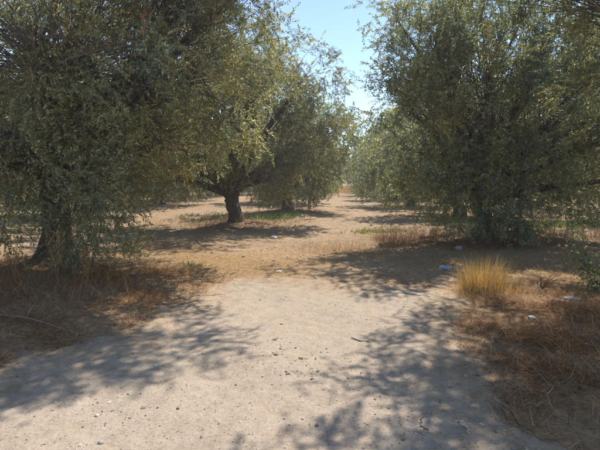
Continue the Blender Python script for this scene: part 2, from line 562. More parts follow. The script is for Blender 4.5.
def build_tree(name, base, lobes, seed, trunk_r=0.24, fork_h=1.15, lean=(0.1, 0.0), per_m2=3.4, twigs=11, templates=TW, tl=0.36,
               tone=(1, 1, 1), inner=0.22, droop=0.55, gap=0.12, rz=0.0, tsc=1.0):
    """lobes: (x, y, z, rx, ry, rz[, density]) in world space; returns the tree's Empty"""
    rg = np.random.default_rng(seed)
    bx, by = base
    bz = hz(bx, by) if not (bx == 0 and by == 0) else 0.0
    B = np.array([bx, by, bz])
    root = empty(name, B)
    # trunk: squat, twisted, flared at the foot
    n = 16
    fork = B + np.array([lean[0], lean[1], fork_h])
    sidew = rg.normal(0, 0.10, 2)
    P = bezier(B + np.array([0, 0, -0.15]), B + np.array([sidew[0], sidew[1], fork_h * 0.4]), fork - np.array([sidew[0], sidew[1], fork_h * 0.3]), fork + np.array([lean[0] * 0.2, 0, 0.12]), n)
    t = np.linspace(0, 1, n)
    rad = trunk_r * (0.86 + 0.75 * np.exp(-t * 7) + 0.22 * np.exp(-((t - 1) / 0.2) ** 2))
    mb = MB(); tube(mb, P - B, rad, 26, gnarl=0.22, rg=rg)
    trunk = add('trunk', mb.mesh('trunk', M_BARK), root)
    # limbs, one for every lobe
    limb_paths = []
    for lb in lobes:
        c = np.array(lb[:3]); v = c - fork
        s = fork + np.array([rg.normal(0, 0.06), rg.normal(0, 0.06), -0.10 - 0.1 * rg.random()])
        hor = np.array([v[0], v[1], 0])
        m1 = s + hor * 0.22 + np.array([0, 0, 0.30 + 0.25 * max(v[2], 0.3)])
        m2 = s + v * 0.65 + rg.normal(0, 0.18, 3) + np.array([0, 0, 0.25])
        Pl = bezier(s, m1, m2, c, 12)
        Pl[2:-1] += rg.normal(0, 0.025, (9, 3))
        ln = np.linalg.norm(v)
        r0 = trunk_r * (0.38 + 0.08 * min(ln, 3)) * (0.75 if max(lb[3:6]) < 0.9 else 1.0)
        rl = np.linspace(1, 0.0, 12) ** 0.8 * (r0 - 0.016) + 0.016
        mb = MB(); tube(mb, Pl - B, rl, 10, gnarl=0.10, rg=rg)
        add('limb', mb.mesh('limb', M_BARK), trunk)
        limb_paths.append((Pl, rl))
    # branchlets to leaf clusters
    mb = MB()
    TP, TD, TS, TT = [], [], [], []
    for lb, (Pl, rl) in zip(lobes, limb_paths):
        c = np.array(lb[:3]); r = np.array(lb[3:6]); dens = lb[6] if len(lb) > 6 else 1.0
        area = 4 * np.pi * ((r[0] * r[1]) ** 1.6 / 3 + (r[0] * r[2]) ** 1.6 / 3 + (r[1] * r[2]) ** 1.6 / 3) ** (1 / 1.6)
        nc = max(8, int(area * per_m2 * dens))
        nb = max(6, nc // 6)
        fi = np.arange(nb) + 0.5                       # boughs spread evenly over the lobe, then jittered
        fz = 1 - 2 * fi / nb; fa = fi * 2.39996 + rg.uniform(0, 6)
        db_ = unit(np.stack([np.sqrt(1 - fz ** 2) * np.cos(fa), np.sqrt(1 - fz ** 2) * np.sin(fa), fz], -1) + rg.normal(0, 0.16, (nb, 3)))
        bi = rg.integers(0, nb, nc)
        d = unit(db_[bi] + rg.normal(0, 0.30 / max(0.6, min(1.6, float(r.mean()))), (nc, 3)))
        b_r = rg.uniform(0.84, 1.16, nb)[bi]
        k = rg.normal(0, 2.2, (3, 3)); ph = rg.uniform(0, 6, 3)
        lump = sum(np.sin(d @ k[i] * 1.6 + ph[i]) for i in range(3)) / 3
        rr = np.where(rg.random(nc) < inner, rg.uniform(0.3, 0.75, nc), b_r + rg.normal(0, 0.07, nc)) * (1 + gap * lump)
        p = c + d * r * rr[:, None]
        p[:, 2] = np.maximum(p[:, 2], 0.28 + bz)
        # a branchlet from the limb to each cluster, curving out and then over
        j = rg.integers(5, 12, nc)
        s = Pl[j]
        m = (s + p) * 0.5 + rg.normal(0, 0.24, (nc, 3)) + np.array([0, 0, 0.22])
        for q in range(nc):
            Pb = bezier(s[q], s[q] + (m[q] - s[q]) * 0.6, m[q], p[q], 5)
            tube(mb, Pb - B, np.linspace(min(0.014, rl[j[q]] * 0.6), 0.004, 5), 4, rg=rg, cap=False)
        outw = unit((p - c) / r)
        dr = droop if c[2] < 2.4 else droop * 0.5
        nt_ = rg.integers(int(twigs * 0.6), int(twigs * 1.4) + 1, nc)
        ii = np.repeat(np.arange(nc), nt_)
        N = len(ii)
        spread = 0.105 * (1 if templates is TW else 1.25 if templates is TWM else 1.7)
        tp = p[ii] + rg.normal(0, spread, (N, 3))
        cl_dir = unit(outw + rg.normal(0, 0.35, (nc, 3)) + np.array([0, 0, -dr * 0.5]))
        td = unit(cl_dir[ii] * 0.6 + rg.normal(0, 0.62, (N, 3)) + np.array([0, 0, -dr * 0.45]))
        tones = np.array(tone) * (0.85 + 0.3 * rg.random((nb, 1)))[bi] * (0.85 + 0.3 * rg.random((nc, 1))) * (1 + np.array([0.13, 0.04, -0.1]) * rg.normal(0, 1, (nc, 1)))
        TP.append(tp); TD.append(td); TS.append(rg.uniform(0.75, 1.25, N) * tsc); TT.append(tones[ii])
    TP, TD, TS, TT = map(np.concatenate, (TP, TD, TS, TT))
    TP[:, 2] = np.maximum(TP[:, 2], bz + 0.2)
    if templates is not TWF: twig_stems(mb, TP - B, TD, TS, tl, rg)
    add('branches', mb.mesh('branches', M_TWIG), root)
    add('crown', leaves_mesh('crown', TP, TD, TS, templates, rg, B, TT), root)
    return root


L1 = build_tree('olive_tree', (-3.95, 7.2), [
    (-3.6, 7.5, 3.3, 2.4, 1.9, 1.6, 1.1), (-6.0, 7.2, 3.0, 1.8, 1.7, 1.8, 0.8), (-1.75, 7.9, 3.3, 1.35, 1.3, 1.4, 1.1), (-3.2, 7.2, 5.1, 2.3, 2.0, 1.1, 0.6),
    (-1.45, 7.4, 4.7, 1.2, 1.3, 1.05, 1.2), (-3.4, 6.0, 3.3, 1.9, 0.8, 1.2), (-2.8, 6.3, 1.15, 0.75, 0.5, 1.0, 1.5), (-4.1, 6.2, 1.7, 0.95, 0.45, 1.05, 1.4), (-2.2, 7.4, 2.1, 1.2, 0.7, 0.6, 1.1),
    (-5.5, 6.6, 1.5, 0.8, 0.5, 0.9), (-3.4, 6.4, 2.2, 1.1, 0.5, 0.6), (0.15, 7.8, 5.7, 0.85, 0.7, 0.55, 1.7), (-0.9, 7.4, 5.6, 0.9, 0.8, 0.6, 1.5)],  # last two lobes, unseen above the frame, added to shade the track at left
    seed=11, trunk_r=0.22, fork_h=1.35, lean=(0.1, 0.1), per_m2=4.9, twigs=13, tl=0.25)
tag(L1, 'large olive tree at the left with leafy sprays drooping to the ground', 'tree', 'olive trees of the grove')

L2 = build_tree('olive_tree', (-2.15, 15.0), [
    (-1.65, 15, 3.4, 2.1, 1.9, 1.6, 1.1), (0.2, 15.2, 4.85, 1.05, 1.0, 1.0, 1.1), (0.5, 15, 3.1, 1.0, 1.0, 1.1, 1.1), (-4.7, 15, 3.1, 1.9, 1.7, 1.5, 0.9),
    (-3.6, 13.8, 1.75, 1.5, 0.6, 0.6, 1.1), (-0.9, 14.0, 1.45, 0.95, 0.55, 0.65, 1.3), (-2.0, 15, 4.7, 1.8, 1.6, 0.9, 0.8), (0.0, 14.6, 2.0, 0.85, 0.6, 0.75, 1.1), (-5.2, 14.2, 1.75, 1.2, 0.7, 0.75), (-2.6, 12.7, 4.3, 1.5, 1.0, 0.9, 1.0), (-0.8, 12.9, 4.5, 0.9, 0.8, 0.7, 1.1), (-4.6, 12.9, 3.9, 1.2, 0.9, 0.8, 0.9)],  # forward upper lobes added to lengthen the shadow in front of the tree
    seed=12, trunk_r=0.24, fork_h=1.0, lean=(-0.12, 0), per_m2=3.5, twigs=12, templates=TWM, tl=0.30, tone=(1.08, 1.04, 0.92))
tag(L2, 'olive tree with a dark straight trunk standing left of the path', 'tree', 'olive trees of the grove')

R1 = build_tree('olive_tree', (4.6, 11.5), [
    (4.9, 11.4, 3.0, 2.2, 1.7, 1.7, 1.1), (3.2, 11.0, 4.5, 1.25, 1.2, 1.25, 1.3), (2.95, 10.7, 2.1, 0.9, 0.8, 1.25, 1.4), (3.75, 10.1, 1.25, 0.95, 0.5, 1.0, 1.5),
    (6.9, 11.3, 2.9, 1.6, 1.6, 1.6, 0.9), (4.9, 11.4, 5.1, 2.2, 1.8, 1.1, 0.8), (2.1, 10.5, 5.1, 0.65, 0.65, 0.55, 0.9), (6.2, 10.4, 1.3, 0.9, 0.45, 0.9, 1.2), (4.9, 10.0, 1.25, 0.8, 0.45, 1.0, 1.6), (7.5, 10.6, 1.5, 0.9, 0.5, 0.9),
    (2.9, 9.8, 4.7, 0.8, 0.8, 0.7, 1.2), (2.5, 11.0, 3.5, 0.65, 0.8, 0.9), (3.9, 9.9, 3.1, 1.3, 0.7, 1.2, 1.2), (5.7, 9.9, 2.9, 1.3, 0.7, 1.2, 1.2), (6.8, 10.4, 4.4, 1.4, 0.9, 1.2, 1.1), (5.2, 10.0, 4.4, 1.1, 0.8, 0.9, 1.1), (7.3, 9.9, 2.6, 0.8, 0.7, 1.1, 1.1)],
    seed=13, trunk_r=0.22, fork_h=0.9, lean=(0.05, 0), per_m2=3.1, twigs=13, templates=TWM, tl=0.30, tone=(0.95, 0.98, 0.99))
tag(R1, 'wide olive tree right of the path, its foliage hanging low over its trunk', 'tree', 'olive trees of the grove')

R0 = build_tree('olive_tree', (6.8, 6.0), [
    (5.8, 6.3, 3.9, 2.2, 1.7, 1.7, 1.0), (4.6, 6.0, 4.1, 0.9, 0.9, 0.9, 1.2), (3.55, 6.9, 4.9, 1.2, 1.2, 0.9, 1.7), (2.75, 5.6, 5.0, 1.0, 0.9, 0.6, 2.2), (5.4, 6.4, 5.3, 1.9, 1.7, 0.9, 0.4), (4.9, 7.0, 3.1, 1.0, 0.7, 0.9), (5.7, 6.4, 2.5, 1.1, 0.8, 0.8),
    (2.9, 6.7, 5.0, 0.75, 0.9, 0.55, 2.2), (3.9, 4.9, 4.6, 1.1, 1.0, 0.8, 1.2), (2.05, 4.9, 5.1, 0.85, 0.8, 0.55, 2.2)],
    seed=14, trunk_r=0.15, fork_h=1.2, lean=(-0.1, 0.05), per_m2=3.3, twigs=12, tl=0.25, tone=(0.92, 0.97, 1.0))
tag(R0, 'nearest olive tree at upper right, trunk outside the frame, branches reaching over the track', 'tree', 'olive trees of the grove')

L3 = build_tree('olive_tree', (-0.57, 20.0), [
    (0.95, 20.6, 3.6, 1.6, 1.7, 1.5), (-0.05, 19.8, 1.4, 1.05, 0.8, 0.85, 1.4), (-1.6, 20.5, 3.7, 1.8, 1.7, 1.5, 0.8), (1.3, 20.6, 2.0, 0.9, 0.9, 1.1), (-1.5, 19.8, 1.5, 0.9, 0.7, 0.8)],
    seed=15, trunk_r=0.2, fork_h=0.9, per_m2=2.9, twigs=10, templates=TWF, tl=0.40, tone=(0.95, 1.0, 0.97))
tag(L3, 'olive tree with a dense dark skirt of foliage beside the path', 'tree', 'olive trees of the grove')

# the rest of the grove: three built trees, each copied along the rows
VAR = []
for k, lbs in enumerate([
        [(0, 0, 3.2, 2.3, 2.2, 1.7), (1.7, 0.3, 2.1, 1.4, 1.4, 1.4), (-1.6, -0.2, 2.3, 1.4, 1.4, 1.5), (0.3, -1.5, 1.7, 1.4, 1.0, 1.2), (-0.2, 1.6, 1.8, 1.4, 1.0, 1.2), (0.2, 0.3, 4.7, 1.6, 1.6, 0.9)],
        [(0.5, 0, 3.4, 2.0, 2.0, 1.7), (-1.5, 0.6, 2.4, 1.6, 1.5, 1.5), (0.2, 1.5, 1.9, 1.5, 1.2, 1.3), (1.6, -1.2, 1.8, 1.2, 1.1, 1.2), (-0.9, -1.4, 1.7, 1.2, 1.0, 1.1), (-0.6, -0.9, 4.6, 1.3, 1.3, 0.9)],
        [(-0.4, 0.2, 3.1, 2.2, 2.2, 1.6), (1.2, 1.3, 2.6, 1.5, 1.4, 1.5), (1.4, -1.2, 1.8, 1.3, 1.2, 1.2), (-1.7, -0.8, 1.7, 1.2, 1.2, 1.2), (-1.2, 1.5, 1.8, 1.2, 1.1, 1.1), (0.2, 0, 4.5, 1.5, 1.4, 0.9)]]):
    VAR.append(build_tree('olive_tree', (0, 0), lbs, seed=30 + k, trunk_r=0.21, fork_h=0.8, per_m2=2.5, twigs=9, templates=TWF, tl=0.40, inner=0.2, tone=(0.95, 0.98, 0.95)))


def copy_tree(o, parent=None):
    c = o.copy(); C.objects.link(c); c.parent = parent
    for ch in o.children: copy_tree(ch, c)
    return c


rg = np.random.default_rng(5)
spots = []
for row, x0 in (('l', -3.6), ('r', 3.4), ('l2', -10.6), ('r2', 10.4), ('l3', -17.5), ('r3', 17.4)):
    start = {'l': 28, 'r': 18.4, 'l2': 12.4, 'r2': 16.5, 'l3': 18, 'r3': 23}[row]
    for y in np.arange(start, 84, 6.3 if row == 'l2' else 7.0):
        x = x0 + 0.095 * y + rg.normal(0, 0.35) + {'l': 0.2, 'r': 0.55 + 0.6 * float(y < 22)}.get(row, 0)
        yy = y + rg.normal(0, 0.5)
        if abs(x) > 0.66 * yy + 3.5 or (len(row) == 2 and yy > 62): continue
        spots.append((x, yy, row))
for x in np.arange(-26, 40, 5.5):
    spots.append((x + rg.normal(0, 0.5), 90 + rg.normal(0, 1.5), 'end'))
ORD = ['first', 'second', 'third', 'fourth', 'fifth', 'sixth', 'seventh', 'eighth', 'ninth', 'tenth', 'eleventh', 'twelfth', 'thirteenth', 'fourteenth']
ROWN = {'l': 'along the left edge of the path, behind the dark skirted tree', 'r': 'along the right edge of the path, behind the wide tree', 'end': 'from the left in the far line closing the path',
        'l2': 'from the front in the second row left of the path', 'r2': 'from the front in the second row right of the path', 'l3': 'from the front in the third row left of the path',
        'r3': 'from the front in the third row right of the path', 'l4': 'from the front in the outermost row at left', 'r4': 'from the front in the outermost row at right'}
GRPN = {'l': 'far trees along the left of the path', 'r': 'far trees along the right of the path', 'e': 'far trees closing the path'}
fresh = [True] * 3
count = {}
for i, (x, y, row) in enumerate(spots):
    k = int(rg.integers(0, 3))
    o = VAR[k] if fresh[k] else copy_tree(VAR[k]); fresh[k] = False
    o.location = (x, y, hz(x, y) - 0.02)
    o.rotation_euler = (0, 0, rg.uniform(0, 6.28))
    s = rg.uniform(0.9, 1.12) * (1.05 if row != 'end' else 1.25)
    o.scale = (s, s, s)
    q = count.get(row, 0); count[row] = q + 1
    tag(o, ORD[q] + ' olive tree ' + ROWN[row], 'tree', GRPN[row[0]] if len(row) != 2 else 'background rows of olive trees')

# a dead sprig caught in the left tree, its leaves dried orange
g = np.random.default_rng(9)
base1 = np.array(L1.location)
p0 = pt(144, 18, 5.35)
sp = np.array([p0 + g.normal(0, 0.04, 3) for _ in range(7)]); sd = g.normal(0, 0.6, (7, 3)) + np.array([0.3, 0, 0.2])
add('dead_sprig', leaves_mesh('dead_sprig', sp[:5], sd[:5], np.full(5, 0.6), TW, g, base1, np.tile([1.5, 0.65, 0.5], (5, 1))), L1)['label'] = 'sprig of dried orange leaves'

# ------------------------------------------------------------------ dry grass, weeds, litter


def blades(name, x, y, z, length, width, tilt, az, curl, col, mat=None, base=(0, 0, 0), seg=3):
    """bent tapering blades; tilt = angle from vertical at the foot, curl = added tilt along the blade"""
    n = len(x)
    rgb = np.random.default_rng(n)
    h = np.stack([np.cos(az), np.sin(az), np.zeros(n)], -1)
    wd = np.stack([-np.sin(az), np.cos(az), np.zeros(n)], -1)
    wd = unit(wd + rgb.normal(0, 0.4, (n, 3)))
    p = np.stack([x, y, z], -1)
    rows = []
    side = rgb.normal(0, 0.25, n)
    for s in range(seg + 1):
        t = s / seg
        w = width * (1 - 0.85 * t) * 0.5
        if s < seg: rows += [p + wd * w[:, None], p - wd * w[:, None]]
        else: rows += [p]
        a = tilt + curl * (t + 0.5 / seg)
        stp = length / seg
        p = p + h * (np.sin(a) * stp)[:, None] + wd * (side * stp * t)[:, None] + np.array([0, 0, 1.0]) * (np.cos(a) * stp)[:, None]
    V = np.stack(rows, 1)
    k = V.shape[1]
    gzv = (z - 0.01)[:, None] * np.ones((1, k))
    V[:, :, 2] = np.maximum(V[:, :, 2], gzv + 0.012)
    V = V - np.asarray(base)
    fq = np.array([[2 * s, 2 * s + 1, 2 * s + 3, 2 * s + 2] for s in range(seg - 1)])
    ft = np.array([[2 * seg - 2, 2 * seg - 1, 2 * seg]])
    off = (np.arange(n) * k)[:, None, None]
    flat = np.concatenate([(fq[None] + off).ravel(), (ft[None] + off).ravel()])
    sizes = np.concatenate([np.full(n * len(fq), 4), np.full(n, 3)])
    return make_mesh(name, V.reshape(-1, 3), flat, sizes, np.repeat(col, k, 0), mat or M_STRAW, False)


def pick(pal, n, rg, var=0.2):
    pal = np.array(pal)
    return pal[rg.integers(0, len(pal), n)] * rg.uniform(1 - var, 1 + var, (n, 1))


GOLD = [(0.62, 0.39, 0.14), (0.70, 0.48, 0.20), (0.54, 0.32, 0.10), (0.74, 0.56, 0.29)]
RUST = [(0.30, 0.15, 0.06), (0.38, 0.20, 0.08), (0.22, 0.11, 0.05), (0.45, 0.27, 0.12), (0.16, 0.085, 0.045)]
TAN = [(0.50, 0.32, 0.15), (0.60, 0.42, 0.22), (0.40, 0.24, 0.11), (0.31, 0.18, 0.085)]
ORANGE = [(0.46, 0.22, 0.085), (0.56, 0.31, 0.125), (0.34, 0.15, 0.06), (0.66, 0.44, 0.22), (0.22, 0.10, 0.05), (0.15, 0.075, 0.045)]
REDBR = [(0.20, 0.10, 0.055), (0.26, 0.135, 0.075), (0.14, 0.07, 0.045), (0.30, 0.18, 0.11)]
GREEN = [(0.13, 0.19, 0.035), (0.18, 0.25, 0.045), (0.10, 0.15, 0.03), (0.24, 0.29, 0.07)]


def scatter(n, x0, x1, y0, y1, keepf, rg):
    x = rg.uniform(x0, x1, n); y = rg.uniform(y0, y1, n)
    k = rg.random(n) < keepf(x, y)
    return x[k], y[k]


def stuff_blades(name, label, cat, x, y, L, W, tilt, curl, pal, rg, mat=None, seg=3, lift=0.0):
    n = len(x)
    hump = lift * rg.random(n) * np.clip(0.5 + 0.5 * wob(x, y, 3.7, 2), 0, 1)
    me = blades(name, x, y, H(x, y) - 0.008 + hump, rg.uniform(L[0], L[1], n), rg.uniform(W[0], W[1], n), rg.uniform(tilt[0], tilt[1], n), rg.uniform(0, 6.283, n),
                rg.uniform(curl[0], curl[1], n), pick(pal, n, rg, 0.3), mat, seg=seg)
    o = add(name, me)
    return tag(o, label, cat, kind='stuff')


rg = np.random.default_rng(21)
# left bank: brown dry weeds, matted in front and upright at the back
bank_l = lambda x, y: sstep(0.1, -0.2, track_mask(x, y)) * sstep(7.6, 6.2, y) * np.clip(0.6 + 0.4 * wob(x, y, 2.4, 8), 0.1, 1)
x, y = scatter(95000, -5.0, -0.9, 2.6, 7.2, lambda x, y: bank_l(x, y) * np.clip(0.55 + 0.6 * wob(x, y, 5.3, 6), 0.15, 1), rg)
stuff_blades('dry_thatch', 'matted brown dry grass covering the bank left of the track', 'dry grass', x, y, (0.05, 0.24), (0.0025, 0.0065), (0.8, 1.6), (-0.2, 1.0), ORANGE, rg, seg=2, lift=0.05)
x, y = scatter(4200, -6.0, -1.9, 5.0, 6.9, lambda x, y: sstep(-0.5, -1.1, poly_dist(x, y, TRACK)) * np.clip(0.5 + 0.6 * wob(x, y, 3.1, 4), 0.05, 1), rg)
stuff_blades('dry_weeds', 'upright dry brown weeds in front of the drooping left tree', 'dry weeds', x, y, (0.12, 0.38), (0.003, 0.007), (0.1, 0.9), (0.1, 1.2), ORANGE, rg)
# right bank: tangled rust-coloured dead weeds
bank_r = lambda x, y: sstep(0.1, -0.2, track_mask(x, y)) * sstep(6.6, 5.4, y) * np.clip(0.6 + 0.45 * wob(x, y, 2.7, 12), 0.1, 1)
x, y = scatter(125000, 1.2, 4.2, 2.0, 6.4, lambda x, y: bank_r(x, y) * np.clip(0.5 + 0.65 * wob(x, y, 5.9, 3), 0.12, 1), rg)
stuff_blades('dry_thatch', 'rust brown dead weeds matted on the bank right of the track', 'dry grass', x, y, (0.05, 0.24), (0.002, 0.0055), (0.8, 1.6), (-0.2, 1.1), ORANGE, rg, seg=2, lift=0.06)
x, y = scatter(11000, 1.9, 4.2, 2.6, 5.2, lambda x, y: np.exp(-((x - 2.75) ** 2 / 0.5 + (y - 3.9) ** 2 / 0.8)) * np.clip(0.6 + 0.5 * wob(x, y, 4.1, 0), 0.1, 1), rg)
stuff_blades('dead_bramble', 'springy orange brown tangle of dead stems at the right edge', 'dead weeds', x, y, (0.10, 0.38), (0.003, 0.006), (0.1, 1.2), (0.8, 2.6), [(0.42, 0.20, 0.07), (0.5, 0.26, 0.09), (0.33, 0.15, 0.06), (0.55, 0.33, 0.14)], rg, seg=4)
x, y = scatter(60000, -3.2, 2.2, 2.0, 6.9, lambda x, y: 0.30 * np.exp(-(np.clip(track_mask(x, y), 0, 9) / 0.14) ** 2) * (track_mask(x, y) > -0.1) * np.clip(0.4 + 0.7 * wob(x, y, 4.7, 9), 0, 1) + 0.006 * (track_mask(x, y) > 0), rg)
stuff_blades('loose_straw', 'loose straw bits strewn along the ragged edges of the track', 'straw', x, y, (0.03, 0.16), (0.002, 0.005), (1.2, 1.57), (-0.1, 0.25), ORANGE + TAN, rg, seg=2)
# thin straw beyond the track and on the orchard floor
thin = lambda x, y: sstep(0.0, -0.3, track_mask(x, y)) * np.clip(straw_field(x, y) + 0.15 * wob(x, y, 1.7, 20), 0.03, 1) * 0.9
x, y = scatter(60000, -4, 6, 5.8, 12, thin, rg)
stuff_blades('straw_litter', 'thin tan straw lying on the soil beyond the track', 'straw', x, y, (0.06, 0.20), (0.003, 0.006), (0.9, 1.55), (-0.1, 0.6), TAN + GOLD[:1], rg, seg=2)
x, y = scatter(26000, -12, 16, 13, 34, lambda x, y: 0.75 * sstep(0.3, -0.5, path_mask(x, y)) * np.clip(0.45 + 0.5 * wob(x, y, 0.8, 20), 0.02, 1), rg)
stuff_blades('orchard_straw', 'sparse dry grass on the orchard floor between the trees', 'dry grass', x, y, (0.08, 0.24), (0.006, 0.014), (0.4, 1.4), (0.0, 0.7), TAN, rg, seg=2)
# pale sunny grass at the far end of the path
x, y = scatter(12000, 1.0, 11.0, 46, 70, lambda x, y: np.exp(-((x - 0.092 * y + 0.3) ** 2 / 3.0)), rg)
stuff_blades('far_grass', 'strip of bright dry grass at the far end of the path', 'dry grass', x, y, (0.3, 0.7), (0.012, 0.03), (0.0, 0.5), (0.0, 0.6), GOLD, rg, seg=2)
# dead weeds in the shade under the right tree
x, y = scatter(16000, 1.8, 8.5, 9.4, 12.6, lambda x, y: np.exp(-((y - 10.8) ** 2) / 0.9) * np.clip(0.65 + 0.5 * wob(x, y, 1.9, 24), 0.05, 1), rg)
stuff_blades('dead_weeds', 'reddish brown dead weeds under the right tree', 'dead weeds', x, y, (0.15, 0.5), (0.004, 0.008), (0.0, 0.8), (0.0, 1.0), REDBR, rg)
x, y = scatter(9000, -6.5, 1.0, 13.2, 21.0, lambda x, y: np.clip(1.3 * np.exp(-((x + 2.3) ** 2 / 2.2 + (y - 15.0) ** 2 / 0.9)) + np.exp(-((x - 0.2) ** 2 / 1.4 + (y - 19.6) ** 2 / 1.0)) + 0.10 * np.clip(wob(x, y, 1.6, 2), 0, 1), 0, 1), rg)
stuff_blades('dead_weeds', 'brown dead weeds round the dark trunk left of the path', 'dead weeds', x, y, (0.12, 0.42), (0.005, 0.011), (0.0, 0.9), (0.0, 1.0), REDBR + TAN[2:], rg, seg=2)
# grass in the shadow on the middle of the path
x, y = scatter(3200, -0.6, 2.6, 8.2, 11.6, lambda x, y: np.exp(-((x - 0.9) ** 2 / 0.55 + (y - 9.6) ** 2 / 0.8)), rg)
stuff_blades('short_dry_grass', 'short dry grass standing in the tree shadow across the path', 'dry grass', x, y, (0.14, 0.36), (0.003, 0.006), (0.0, 0.6), (0.0, 0.9), TAN + [(0.45, 0.26, 0.13)], rg)


def weed_patch(name, label, pts_, L, rg, pal=GREEN):
    x = np.concatenate([rg.normal(cx, sx, n) for cx, cy, sx, sy, n in pts_]); y = np.concatenate([rg.normal(cy, sy, n) for cx, cy, sx, sy, n in pts_])
    return stuff_blades(name, label, 'weeds', x, y, L, (0.018, 0.04), (0.2, 1.2), (0.0, 0.9), pal, rg, M_WEED, 3)


weed_patch('green_weeds', 'low bright green weeds beside the dark trunk left of the path', [(-1.3, 17.0, 0.45, 0.7, 700), (-0.55, 17.4, 0.3, 0.5, 350), (-3.4, 17.5, 0.7, 0.8, 300)], (0.1, 0.30), rg)
weed_patch('green_weeds', 'strip of green weeds in the sun behind the right tree', [(7.6, 14.2, 0.9, 0.5, 1300), (9.6, 14.4, 0.8, 0.5, 900), (5.6, 15.0, 0.6, 0.4, 500)], (0.1, 0.28), rg, GREEN + [(0.28, 0.30, 0.08)])
weed_patch('green_weeds', 'small yellow green weed patch right of the path', [(1.95, 12.8, 0.28, 0.22, 220), (2.7, 13.0, 0.3, 0.2, 120)], (0.08, 0.22), rg, [(0.26, 0.27, 0.06), (0.32, 0.30, 0.09), (0.2, 0.22, 0.05)])
weed_patch('green_weeds', 'tiny green sprig on the sunny straw at left', [(-1.75, 7.35, 0.10, 0.07, 26)], (0.06, 0.14), rg)

# golden grass tuft in the sun
gb = np.array([2.40, 5.75, hz(2.40, 5.75)])
tuft = empty('grass_tuft', gb)
tag(tuft, 'tall golden dry grass tuft in full sun beside the track', 'grass tuft')
n = 1500
xx = rg.normal(0, 0.085, n) + rg.choice([-0.17, -0.05, 0.08, 0.2], n, p=[0.4, 0.28, 0.22, 0.10]); yy = rg.normal(0, 0.11, n)
az = np.arctan2(yy, xx + 0.08) + rg.normal(0, 0.7, n)
L_ = (0.16 + 0.48 * rg.beta(1.6, 1.8, n)) * (1 - 0.35 * np.clip(np.abs(xx) / 0.45, 0, 1))
me = blades('stems', xx + gb[0], yy + gb[1], H(xx + gb[0], yy + gb[1]) - 0.01, L_, rg.uniform(0.003, 0.0065, n), np.abs(rg.normal(0, 0.14, n)), az, rg.uniform(0, 0.6, n) * (1 + 2 * (rg.random(n) < 0.12)), pick(GOLD + [(0.40, 0.25, 0.11)], n, rg, 0.3), base=gb)
add('stems', me, tuft)
n = 2400
xx = rg.normal(0.10, 0.30, n); yy = rg.normal(-0.10, 0.20, n)
me = blades('matted_base', xx + gb[0], yy + gb[1], H(xx + gb[0], yy + gb[1]) - 0.01, rg.uniform(0.06, 0.26, n), rg.uniform(0.0025, 0.005, n), rg.uniform(0.5, 1.5, n), rg.uniform(0, 6.28, n), rg.uniform(0, 0.9, n), pick(GOLD + TAN, n, rg), base=gb)
add('matted_base', me, tuft)

# a few tall seed stalks at left
for i, (sx, sy, hgt) in enumerate([(-3.05, 5.6, 0.75), (-3.65, 5.7, 0.6), (-2.75, 5.75, 0.55)]):
    b0 = np.array([sx, sy, hz(sx, sy)])
    st = empty('dry_stalk', b0)
    tag(st, ['tallest dry seed stalk before the drooping left tree', 'leftmost dry seed stalk before the left tree', 'shortest dry seed stalk, right of the other two at left'][i], 'stalk', 'dry seed stalks at left')
    mb = MB()
    for q in range(7):
        a = rg.uniform(0, 6.28); tip = np.array([math.cos(a) * 0.12, math.sin(a) * 0.12, hgt * rg.uniform(0.7, 1)])
        tube(mb, bezier(np.array([0, 0, -0.02]), np.array([0, 0, 0.3 * hgt]), tip * [0.4, 0.4, 0.7], tip, 6), np.linspace(0.005, 0.002, 6), 5, col=(0.34, 0.2, 0.09), rg=rg)
    add('stems', mb.mesh('stems', M_STRAW), st)
    n = 160
    t = rg.uniform(0.4, 1, n); a = rg.uniform(0, 6.28, n)
    me = blades('seed_heads', sx + np.cos(a) * 0.1 * t, sy + np.sin(a) * 0.1 * t, b0[2] + hgt * t * 0.92, rg.uniform(0.03, 0.09, n), rg.uniform(0.005, 0.012, n), rg.uniform(0, 0.7, n), a, rg.uniform(0, 0.6, n), pick(RUST + TAN, n, rg), base=b0, seg=2)
    tag(add('seed_heads', me, st), kind='stuff')

# shrub at the right edge
sb = np.array([3.68, 5.55, hz(3.68, 5.55)])
shrub = empty('shrub', sb)
tag(shrub, 'sparse dark green shrub with brown twigs at the right edge', 'shrub')
mb = MB(); tp, td = [], []
for q in range(16):
    a = rg.uniform(0, 6.28); e = rg.uniform(0.25, 1.2); Lh = rg.uniform(0.45, 0.9)
    tip = np.array([math.cos(a) * math.cos(e), math.sin(a) * math.cos(e), math.sin(e)]) * Lh
    Pq = bezier(np.array([rg.normal(0, .05), rg.normal(0, .05), -0.03]), np.array([0, 0, 0.2]), tip * 0.6 + [0, 0, 0.12], tip, 9)
    tube(mb, Pq, np.linspace(0.009, 0.003, 9), 5, rg=rg)
    for j in range(3, 9):
        for _ in range(2):
            tp.append(Pq[j]); td.append(tip * 0.5 + rg.normal(0, 0.6, 3))
add('stems', mb.mesh('stems', M_TWIG), shrub)
TWS = [twig_template(np.random.default_rng(300 + i), 5, 0.17, 0.045, 0.014) for i in range(5)]
tp = np.array(tp); td = np.array(td)
add('foliage', leaves_mesh('foliage', tp, td, np.ones(len(tp)), TWS, rg, np.zeros(3), np.tile([0.8, 0.85, 0.7], (len(tp), 1))), shrub)

